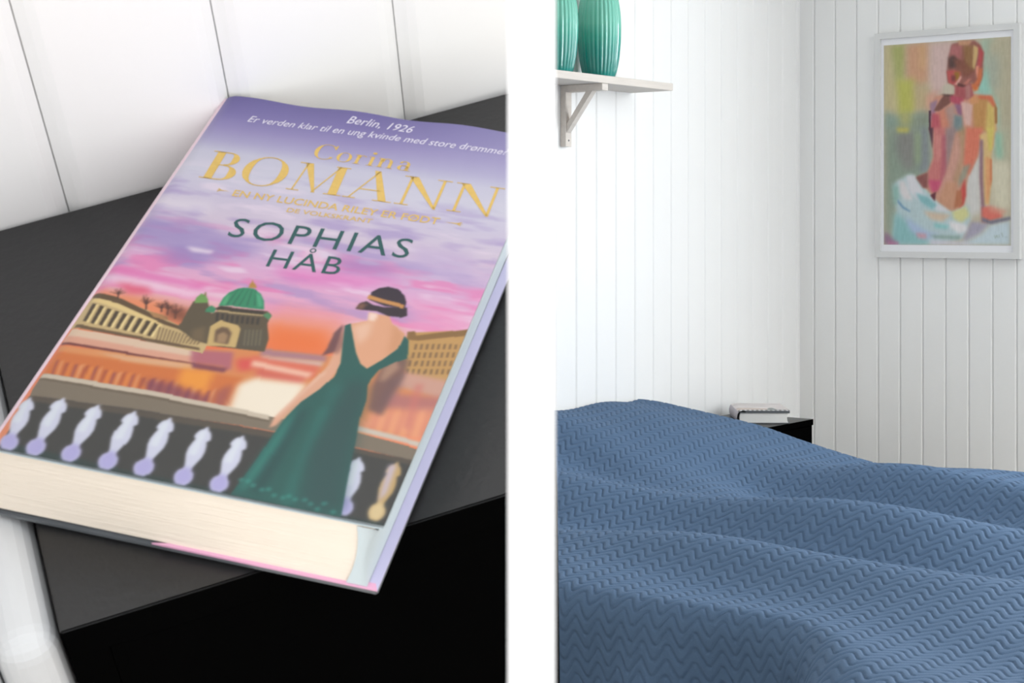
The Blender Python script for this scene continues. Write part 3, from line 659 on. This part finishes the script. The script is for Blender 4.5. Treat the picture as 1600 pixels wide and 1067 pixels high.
# folds and hollows in the top
def g(t, s, t0, s0, a, b, h, rot=0.0):
    c, d = math.cos(rot), math.sin(rot); x = (s-s0)*c+(t-t0)*d; y = -(s-s0)*d+(t-t0)*c
    return h*np.exp(-(x/a)**2-(y/b)**2)
SS = ss+0*Tt
def bumps(t, s):
    z = g(t, s, 1.34, 1.12, .45, .11, .058, .30)
    z += g(t, s, 1.45, .75, .30, .10, -.030, .5)
    z += g(t, s, 1.55, 1.15, .5, .10, -.040, .25)
    z += g(t, s, 1.88, 1.10, .9, .10, .048, -.08)
    z += g(t, s, 2.10, 1.15, .9, .09, -.030, -.06)
    z += g(t, s, 2.32, 1.2, 1.0, .11, .036, -.05)
    z += g(t, s, 1.95, .22, .35, .16, .030, .2)
    z += g(t, s, 1.62, .28, .4, .09, -.036, .15)
    z += g(t, s, 1.55, 1.55, .22, .07, .026, .5)
    z += .006*np.sin(s*9+t*5)+.006*np.sin(t*17-s*6+1.3)
    return z
topw = sstep((Tt-T0-0.02)/0.12)
Z0 = Z0+bumps(Tt, SS)*topw*(1-sstep((Qg-qe)/0.5)*0.8)
# soft vertical folds in the hanging side
hang = sstep((Qg-qe-0.03)/0.25)
Tt = Tt+hang*(0.020*np.sin(SS*16+1.0)+0.012*np.sin(SS*31+Qg*4))
P = np.stack([np.array(CX)+Lv.x*Tt+Rv.x*SS, np.array(CY)+Lv.y*Tt+Rv.y*SS, H+Z0], -1)
# quilting: zig-zag channels
per, wq = 0.046, 0.0235
rotq = 0.0
aa = SS+0.01*np.sin(Qg*5); bb = Qg+0.012*np.sin(SS*4+1)
tri = np.abs(((aa/per) % 1)*2-1)*2-1           # -1..1
tri = np.clip(tri*1.35, -1, 1)
ph = (bb+tri*0.0125)/wq
fr = ph-np.floor(ph); puff = 1-np.abs(2*fr-1)**4.5
dPs = np.gradient(P, axis=1); dPq = np.gradient(P, axis=0)
N = np.cross(dPs, dPq); N /= np.linalg.norm(N, axis=-1, keepdims=True)+1e-12
if N[NQ//2, NS//2, 2] < 0: N = -N
P = P+N*(puff*0.0038)[..., None]
P[..., 2] = np.maximum(P[..., 2], 0.004)
M_quilt = mat('slate_blue_quilted_cotton', (83, 108, 138), 0.75, bump=0.25, bscale=420, spec=0.25, sheen=0.0)
P -= np.array((0, 0, 0))
sp = grid('bedspread', P, None, M_quilt)
sp['label'] = 'slate blue zigzag quilted bedspread draped over the bed'; sp['category'] = 'bedspread'

# ---- wall shelf
t_end = 0.978; SD = 0.140; SLN = 0.86
M_wood = mat('whitewashed_pine', (214, 206, 198), 0.6, bump=0.4, bscale=18, var=0.12, stretch=(6, 0.6, 6))
zsh = H+0.373
shf = empty('wall_shelf', frame_M(t_end, 0.0, zsh), 'whitewashed wooden wall shelf on triangular brackets holding teal vases', 'shelf')
# local x away from wall, y towards the corner
box('shelf_board', (0.0005, -SLN, 0), (SD, 0, 0.0205), M_wood, shf, 0.0012)
def bracket(y):
    b = box('bracket', (0.0005, y-0.0135, -0.165), (0.0185, y+0.0135, -0.0005), M_wood, shf, 0.001)
    box('bracket_arm', (0.0185, y-0.0135, -0.019), (0.139, y+0.0135, -0.0005), M_wood, b, 0.001)
    mesh('brace', [(0.0185, y-0.0095, -0.128), (0.0185, y-0.0095, -0.104), (0.083, y-0.0095, -0.019), (0.103, y-0.0095, -0.019),
                   (0.0185, y+0.0095, -0.128), (0.0185, y+0.0095, -0.104), (0.083, y+0.0095, -0.019), (0.103, y+0.0095, -0.019)],
         [(0, 1, 2, 3), (4, 5, 6, 7), (0, 1, 5, 4), (1, 2, 6, 5), (2, 3, 7, 6), (3, 0, 4, 7)], M_wood, b)
    for z in (-0.148,):
        bm = bmesh.new(); bmesh.ops.create_cone(bm, cap_ends=True, segments=12, radius1=0.0028, radius2=0.0022, depth=0.0016)
        me = bpy.data.meshes.new('screw'); bm.to_mesh(me); bm.free()
        s_ = link('screw', me, b, M_dkj); s_.matrix_local = Matrix.Translation((0.019, y, z)) @ Matrix.Rotation(math.pi/2, 4, 'Y')
bracket(-0.326); bracket(-0.326-0.42)
# ---- ribbed vases
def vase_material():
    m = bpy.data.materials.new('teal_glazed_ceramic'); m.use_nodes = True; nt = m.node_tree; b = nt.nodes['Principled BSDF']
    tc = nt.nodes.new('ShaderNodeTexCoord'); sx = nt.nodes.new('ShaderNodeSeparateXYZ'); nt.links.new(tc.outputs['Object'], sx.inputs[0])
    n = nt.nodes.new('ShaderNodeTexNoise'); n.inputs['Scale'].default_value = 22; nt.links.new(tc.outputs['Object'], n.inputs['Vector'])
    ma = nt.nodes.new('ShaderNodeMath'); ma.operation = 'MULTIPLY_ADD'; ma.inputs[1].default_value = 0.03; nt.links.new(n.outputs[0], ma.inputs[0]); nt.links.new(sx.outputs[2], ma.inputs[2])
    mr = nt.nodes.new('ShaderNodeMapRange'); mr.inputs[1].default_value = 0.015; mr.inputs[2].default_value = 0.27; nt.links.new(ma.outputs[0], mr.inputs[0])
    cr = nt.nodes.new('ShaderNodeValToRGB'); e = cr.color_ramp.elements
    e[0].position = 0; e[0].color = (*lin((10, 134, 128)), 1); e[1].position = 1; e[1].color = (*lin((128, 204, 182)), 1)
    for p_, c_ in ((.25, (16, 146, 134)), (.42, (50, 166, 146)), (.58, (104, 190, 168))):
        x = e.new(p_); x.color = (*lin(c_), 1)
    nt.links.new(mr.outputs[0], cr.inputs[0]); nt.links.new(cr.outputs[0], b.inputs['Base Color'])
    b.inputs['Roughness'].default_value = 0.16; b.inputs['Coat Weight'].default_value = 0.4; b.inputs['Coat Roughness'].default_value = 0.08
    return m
M_vase = vase_material()
def vase(x, y, R, hgt, label, tw):
    nz, na = 60, 176
    prof_z = np.array([0, .004, .02, .05, .09, .13, .17, .21, .245, .262, .27])/.27
    prof_r = np.array([.037, .0405, .0445, .0500, .0535, .0545, .0525, .0460, .0370, .0325, .0335])/.0545
    zz = np.linspace(0, 1, nz); rr = np.interp(zz, prof_z, prof_r); rr = np.convolve(np.pad(rr, 2, mode='edge'), np.ones(5)/5, 'valid')
    a = np.linspace(0, 2*math.pi, na, endpoint=False)
    rib = np.abs(np.cos(a*30/2+tw))**0.8
    inner = []
    Rg = R*rr[:, None]-0.0032*(1-rib[None, :])*np.clip(np.minimum(zz, 1-zz)*14, 0, 1)[:, None]
    Pv = np.stack([Rg*np.cos(a), Rg*np.sin(a), (zz*hgt)[:, None]+0*a], -1)
    inn = []
    for z_, r_ in ((1, .85), (.9, .83), (.6, .9), (.1, .7), (.04, .02)):
        rad_ = R*r_*(np.interp(z_, prof_z, prof_r) if z_ > .1 else .6)
        inn.append(np.stack([rad_*np.cos(a), rad_*np.sin(a), z_*hgt+0*a], -1))
    bot = np.stack([0.001*np.cos(a), 0.001*np.sin(a), 0*a], -1)
    Pv = np.concatenate([bot[None], Pv, np.array(inn)], 0)
    o = grid('vase', Pv, None, M_vase, None, closed=True)
    o.matrix_world = frame_M(t_end, 0, zsh+0.0205) @ Matrix.Translation((x, y, 0.0002))
    o['label'] = label; o['category'] = 'vase'; o['group'] = 'teal vases on the wall shelf'
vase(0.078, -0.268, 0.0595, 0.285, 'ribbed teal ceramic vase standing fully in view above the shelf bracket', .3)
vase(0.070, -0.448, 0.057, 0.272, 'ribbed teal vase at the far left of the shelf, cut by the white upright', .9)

# ---- framed painting on the right wall
fw0, fw1, fz0, fz1 = 0.280, 0.757, H-0.106, H+0.607
pf = empty('picture_frame', frame_M(0.0006, fw0, fz0), 'white framed painting of a bare back seen from behind, on the right wall', 'picture')
# local x right, y into wall (negative y towards the room)
FW, FH = fw1-fw0, fz1-fz0
M_frame = mat('white_frame_wood', (224, 224, 223), 0.4, bump=0.1, bscale=60)
M_mat = mat('white_mat_board', (244, 244, 247), 0.8, bump=0.05)
b_ = 0.019; dpt = 0.020
def bar(a, c, name='frame_bar'):
    return mesh(name, [(*p, 0) for p in []] or [(x, y, z) for y in (-dpt, -0.0004) for x, z in a+c], [(0, 1, 2, 3), (4, 5, 6, 7), (0, 1, 5, 4), (1, 2, 6, 5), (2, 3, 7, 6), (3, 0, 4, 7)], M_frame, pf)
bar([(0, 0), (FW, 0)], [(FW-b_, b_), (b_, b_)]); bar([(0, FH), (FW, FH)], [(FW-b_, FH-b_), (b_, FH-b_)])
bar([(0, 0), (0, FH)], [(b_, FH-b_), (b_, b_)]); bar([(FW, 0), (FW, FH)], [(FW-b_, FH-b_), (FW-b_, b_)])
box('mat_board', (b_-0.001, -0.012, b_-0.001), (FW-b_+0.001, -0.002, FH-b_+0.001), M_mat, pf)
# painting
px0, px1, pz0, pz1 = 0.3085, 0.7275, H-0.0655, H+0.568
def pp(pts):      # picture measurements -> millimetres on the sheet
    p = np.asarray(pts, float).reshape(-1, 2); u = (p[:, 0]-800)/FPX
    s_ = (5.6*u-0.95)/(0.7826+0.6225*u); Y = 5.6-0.6225*s_; z = (350-p[:, 1])/FPX*Y
    return np.column_stack([(s_-px0)*1000, (z-(pz0-H))*1000])
PC = Canvas(420, 634, 0.55)
def pc(pts, rgb, soft=3, al=1.0): PC.poly(pp(pts), rgb, soft*1.35, al)
PC.a[:] = (196, 186, 160)
def z1(pts, *a, **k): pc([(1370+x*.14375, 50+y*.14375) for x, y in pts], *a, **k)       # coordinates of the upper detail
def z2(pts, *a, **k): pc([(1370+x*.18745, 200+y*.18745) for x, y in pts], *a, **k)     # coordinates of the lower detail
# background
z1([(90, 130), (200, 130), (260, 900), (90, 880)], (202, 190, 146), 8)
z1([(170, 130), (340, 130), (330, 520), (230, 560)], (172, 176, 108), 8)
z1([(340, 100), (600, 100), (600, 560), (470, 600), (340, 520)], (208, 158, 126), 9)
z1([(480, 140), (560, 140), (560, 400), (480, 420)], (214, 170, 124), 8, .8)
z1([(590, 90), (860, 90), (800, 560), (700, 700), (590, 700)], (214, 184, 178), 9)
z1([(1150, 60), (1300, 60), (1250, 720), (1080, 680), (1180, 400)], (158, 196, 180), 10)
z1([(1210, 60), (1490, 50), (1490, 1070), (1300, 1070), (1260, 700)], (184, 178, 150), 12)
z1([(1230, 250), (1340, 260), (1330, 650), (1240, 620)], (166, 176, 162), 12)
z1([(1090, 640), (1210, 400), (1240, 600), (1330, 760), (1350, 1070), (1320, 1070), (1280, 700)], (150, 206, 190), 7, .9)
z1([(230, 520), (430, 520), (460, 760), (430, 900), (260, 960)], (192, 192, 96), 9)
z1([(420, 560), (600, 600), (590, 860), (450, 900)], (196, 174, 132), 12)
z1([(90, 860), (260, 920), (600, 880), (600, 1080), (90, 1080)], (138, 160, 148), 10)
z1([(400, 940), (600, 860), (600, 1080), (420, 1080)], (140, 150, 132), 10)
z1([(270, 880), (400, 880), (390, 1080), (270, 1080)], (184, 180, 110), 10, .9)
z1([(560, 690), (700, 640), (640, 760), (560, 900)], (220, 158, 138), 7, .9)
z2([(70, 0), (470, 0), (470, 400), (200, 500), (120, 1000), (70, 1000)], (138, 156, 140), 14)
z2([(180, 30), (340, 30), (340, 330), (260, 360), (180, 200)], (134, 134, 130), 12)
z2([(380, 0), (440, 0), (450, 350), (380, 380)], (132, 140, 148), 8)
z2([(180, 0), (290, 0), (280, 40), (190, 40)], (196, 188, 96), 5)
z2([(340, 40), (380, 40), (380, 300), (340, 300)], (150, 166, 130), 7)
z2([(990, 0), (1140, 0), (1140, 300), (1010, 300)], (186, 186, 158), 8)
z2([(1000, 40), (1050, 40), (1060, 260), (1010, 260)], (140, 196, 172), 7)
z2([(960, 270), (1140, 290), (1140, 660), (1000, 700)], (218, 212, 186), 10)
z2([(740, 420), (880, 160), (900, 700), (760, 760)], (214, 212, 208), 9)
# towel
z2([(150, 470), (200, 430), (300, 380), (480, 560), (640, 690), (780, 640), (800, 760), (740, 920), (460, 980), (140, 980), (180, 700)], (186, 208, 212), 5)
z2([(160, 690), (250, 760), (420, 880), (460, 980), (140, 980)], (140, 194, 196), 8)
z2([(150, 480), (200, 470), (210, 560), (160, 680)], (140, 186, 176), 6)
z2([(200, 440), (250, 440), (320, 600), (250, 600), (210, 540)], (222, 218, 220), 5)
z2([(260, 400), (330, 390), (400, 540), (480, 600), (640, 690), (560, 700), (380, 620), (280, 520)], (222, 222, 228), 4)
z2([(340, 540), (440, 570), (520, 640), (480, 680), (380, 620)], (134, 190, 196), 4)
z2([(190, 590), (240, 650), (300, 690), (290, 700), (230, 670), (190, 620)], (120, 160, 190), 2.5)
z2([(400, 690), (560, 710), (640, 720), (560, 780), (470, 760)], (216, 194, 170), 5)
z2([(640, 690), (760, 650), (790, 730), (720, 790), (660, 760)], (218, 216, 150), 5)
z2([(250, 740), (440, 860), (560, 900), (420, 920), (300, 860)], (176, 196, 226), 6)
z2([(620, 770), (760, 800), (780, 860), (700, 880), (620, 820)], (236, 234, 236), 5)
z2([(490, 790), (620, 810), (600, 840), (500, 830)], (142, 204, 204), 4)
z2([(340, 870), (430, 880), (430, 920), (360, 915)], (206, 160, 178), 4)
z2([(450, 890), (720, 900), (700, 925), (500, 915)], (138, 168, 160), 4)
z2([(740, 920), (800, 780), (960, 790), (880, 880), (740, 950)], (170, 164, 184), 5)
z2([(880, 880), (960, 800), (1140, 760), (1140, 990), (560, 990), (740, 950)], (200, 218, 226), 6)
z2([(460, 930), (760, 950), (900, 985), (460, 985)], (216, 214, 226), 5)
z2([(70, 850), (150, 920), (200, 990), (70, 990)], (148, 112, 142), 6); z2([(110, 940), (200, 950), (200, 990), (110, 990)], (190, 120, 160), 4)
# body
z1([(600, 780), (660, 700), (760, 680), (1060, 680), (1260, 700), (1310, 800), (1320, 1080), (600, 1080)], (212, 150, 128), 3)
z2([(470, 0), (1000, 0), (985, 160), (880, 120), (860, 240), (780, 400), (750, 560), (720, 660), (640, 690), (500, 590), (350, 410), (440, 370), (490, 240)], (204, 150, 126), 3)
z1([(1130, 700), (1230, 730), (1220, 1080), (1080, 1080), (1060, 800)], (196, 142, 84), 4)
z1([(1220, 760), (1300, 800), (1310, 1080), (1200, 1080)], (214, 186, 104), 4)
z1([(1120, 700), (1270, 700), (1310, 800), (1290, 830), (1230, 740), (1120, 730)], (214, 110, 76), 3)
z1([(1300, 790), (1325, 830), (1325, 1000), (1305, 1000)], (160, 104, 54), 2)
z1([(600, 780), (680, 740), (660, 880), (610, 1000)], (160, 126, 148), 3)
z1([(640, 860), (700, 760), (760, 680), (860, 690), (820, 780), (700, 870)], (122, 78, 70), 2.5)
z1([(720, 690), (760, 675), (860, 690), (800, 705)], (70, 50, 50), 2, .8)
z1([(820, 700), (980, 680), (960, 760), (930, 900), (880, 800), (820, 760)], (184, 76, 96), 3)
z1([(860, 790), (940, 790), (950, 920), (900, 900)], (146, 100, 130), 3)
z1([(700, 870), (830, 790), (870, 1080), (700, 1080), (640, 900)], (214, 136, 112), 4)
z1([(760, 830), (870, 790), (880, 1080), (820, 1080)], (176, 146, 138), 5, .9)
z1([(860, 900), (950, 920), (960, 1080), (850, 1080)], (120, 140, 144), 4)
z1([(930, 760), (1060, 790), (1040, 1020), (980, 1010)], (222, 180, 170), 3)
z1([(1010, 700), (1110, 690), (1130, 780), (1040, 790)], (216, 150, 102), 3)
z1([(620, 880), (700, 900), (720, 1080), (600, 1080)], (190, 80, 96), 4, .9)
z1([(585, 860), (610, 860), (605, 1070), (590, 1070)], (70, 44, 60), 1.6)
z2([(448, 0), (490, 0), (480, 180), (470, 120)], (84, 56, 68), 2)
z2([(490, 0), (590, 0), (600, 120), (580, 330), (560, 480), (500, 540), (440, 500), (440, 380), (490, 260)], (204, 118, 116), 4)
z2([(510, 60), (560, 60), (550, 240), (510, 300)], (216, 140, 132), 4, .8)
z2([(560, 60), (600, 60), (610, 380), (540, 480), (560, 240)], (178, 88, 106), 4, .8)
z2([(440, 430), (560, 440), (530, 520), (480, 540)], (206, 84, 118), 4)
z2([(340, 410), (440, 370), (440, 500), (400, 500)], (140, 84, 80), 3)
z2([(460, 560), (510, 530), (500, 610)], (96, 44, 56), 2)
z2([(590, 0), (680, 0), (640, 200), (600, 380)], (156, 132, 132), 5)
z2([(680, 60), (740, 60), (720, 300), (600, 640), (520, 590), (580, 400), (620, 300)], (208, 154, 138), 5)
z2([(700, 0), (770, 0), (740, 240), (680, 480), (650, 440), (720, 220)], (174, 142, 104), 6, .85)
z2([(760, 0), (900, 0), (870, 160), (860, 220), (780, 400), (740, 300)], (222, 120, 96), 4)
z2([(740, 320), (800, 300), (750, 420), (690, 500), (700, 420)], (146, 152, 134), 4, .85)
z2([(750, 420), (760, 560), (740, 640), (700, 660), (700, 560)], (206, 78, 72), 3)
z2([(600, 440), (680, 460), (690, 660), (620, 680), (520, 600)], (206, 150, 120), 5)
z2([(680, 520), (720, 520), (730, 640), (660, 670)], (184, 112, 78), 3)
# arm on the right
z2([(870, 60), (960, 30), (1000, 0), (985, 120), (970, 240), (970, 430), (950, 640), (900, 640), (880, 420), (900, 200)], (222, 186, 126), 3)
z2([(930, 0), (990, 0), (975, 180), (950, 200)], (218, 200, 104), 3)
z2([(875, 100), (900, 100), (900, 400), (915, 700), (890, 760), (870, 400)], (146, 110, 124), 3)
z2([(920, 240), (960, 250), (970, 430), (940, 640), (925, 600)], (226, 160, 110), 3)
z2([(960, 260), (972, 260), (972, 430), (960, 500)], (214, 110, 74), 2)
z2([(890, 660), (950, 650), (1040, 700), (1070, 740), (960, 780), (890, 780)], (222, 112, 98), 4)
z2([(940, 640), (1100, 690), (1060, 720), (960, 700)], (226, 150, 130), 5, .8)
z2([(890, 740), (960, 770), (1140, 735), (1140, 760), (970, 800), (890, 780)], (116, 116, 134), 3)
# neck and head
z1([(860, 560), (1060, 560), (1070, 700), (1000, 740), (860, 700)], (170, 84, 88), 3)
z1([(980, 580), (1040, 580), (1040, 720), (990, 740)], (180, 120, 116), 3)
z1([(1050, 560), (1130, 560), (1120, 640), (1070, 650)], (214, 112, 56), 3)
z1([(840, 140), (940, 110), (1080, 100), (1150, 150), (1180, 240), (1170, 480), (1130, 600), (1040, 560), (960, 600), (860, 590), (790, 560), (780, 440), (800, 280)], (150, 92, 84), 3)
z1([(830, 150), (940, 150), (930, 320), (850, 270), (810, 290)], (176, 104, 104), 4)
z1([(900, 110), (1060, 100), (1010, 170), (910, 150)], (208, 156, 120), 3, .9)
z1([(960, 160), (1080, 150), (1080, 420), (980, 460)], (146, 104, 68), 4)
z1([(1070, 150), (1130, 180), (1110, 300), (1080, 420), (1060, 380)], (206, 172, 116), 2.5)
z1([(1120, 150), (1180, 230), (1150, 400), (1110, 380), (1130, 240)], (190, 76, 80), 3)
z1([(800, 290), (850, 260), (930, 340), (900, 390), (800, 400)], (84, 62, 60), 4)
z1([(850, 300), (960, 320), (950, 470), (900, 450)], (132, 80, 66), 4, .9)
z1([(950, 300), (1080, 440), (1010, 500), (950, 480)], (128, 76, 60), 4, .8)
z1([(780, 430), (850, 420), (930, 440), (940, 520), (880, 590), (800, 560)], (192, 84, 84), 2.5)
z1([(860, 440), (920, 440), (920, 520), (870, 540)], (156, 112, 46), 3)
z1([(830, 480), (880, 480), (870, 550), (830, 540)], (124, 60, 62), 3)
z1([(930, 480), (945, 500), (900, 580), (850, 580), (880, 560)], (218, 164, 150), 2)
z1([(1095, 380), (1130, 370), (1130, 440), (1110, 520), (1095, 450)], (226, 146, 120), 2)
z1([(1130, 400), (1165, 400), (1160, 520), (1120, 600), (1050, 610), (1110, 520)], (212, 112, 70), 3)
z1([(960, 570), (1010, 520), (1050, 510), (1000, 580)], (196, 118, 104), 2.5)
z1([(900, 560), (990, 590), (960, 605), (900, 595)], (92, 52, 50), 2)
z1([(740, 600), (790, 570), (860, 600), (860, 680), (750, 680)], (202, 192, 172), 3)
# signature strokes
for a_, b2 in (((990, 890), (1000, 915)), ((1000, 915), (1012, 890)), ((1012, 890), (1022, 915)), ((1030, 885), (1034, 912)), ((1050, 870), (1064, 905)), ((1064, 905), (1100, 905))):
    z2([a_, (a_[0]+6, a_[1]), (b2[0]+6, b2[1]+3), b2], (150, 172, 160), .8, .8)
# brush texture of the paint
brush = smooth_noise(PC.ny, PC.nx, 26, 4, rng)*0.6+smooth_noise(PC.ny, PC.nx, 9, 9, rng)*0.4
PC.a[:] = np.clip(PC.a+((brush-.5)*14)[..., None], 0, 255)
PC.a[:] = PC.a*0.90+np.array((225, 212, 200), np.float32)*0.10
pa = PC.out(); py, pxn = pa.shape[:2]
U2, V2 = np.meshgrid(np.linspace(0, 1, pxn), np.linspace(0, 1, py))
P = np.dstack([(px0-fw0)+U2*(px1-px0), 0*U2-0.0124, (pz0-fz0)+V2*(pz1-pz0)])
M_paint = mat('printed_painting', None, 0.7, attr='col', spec=0.2)
grid('painting', P, pa, M_paint, pf, smooth=False)
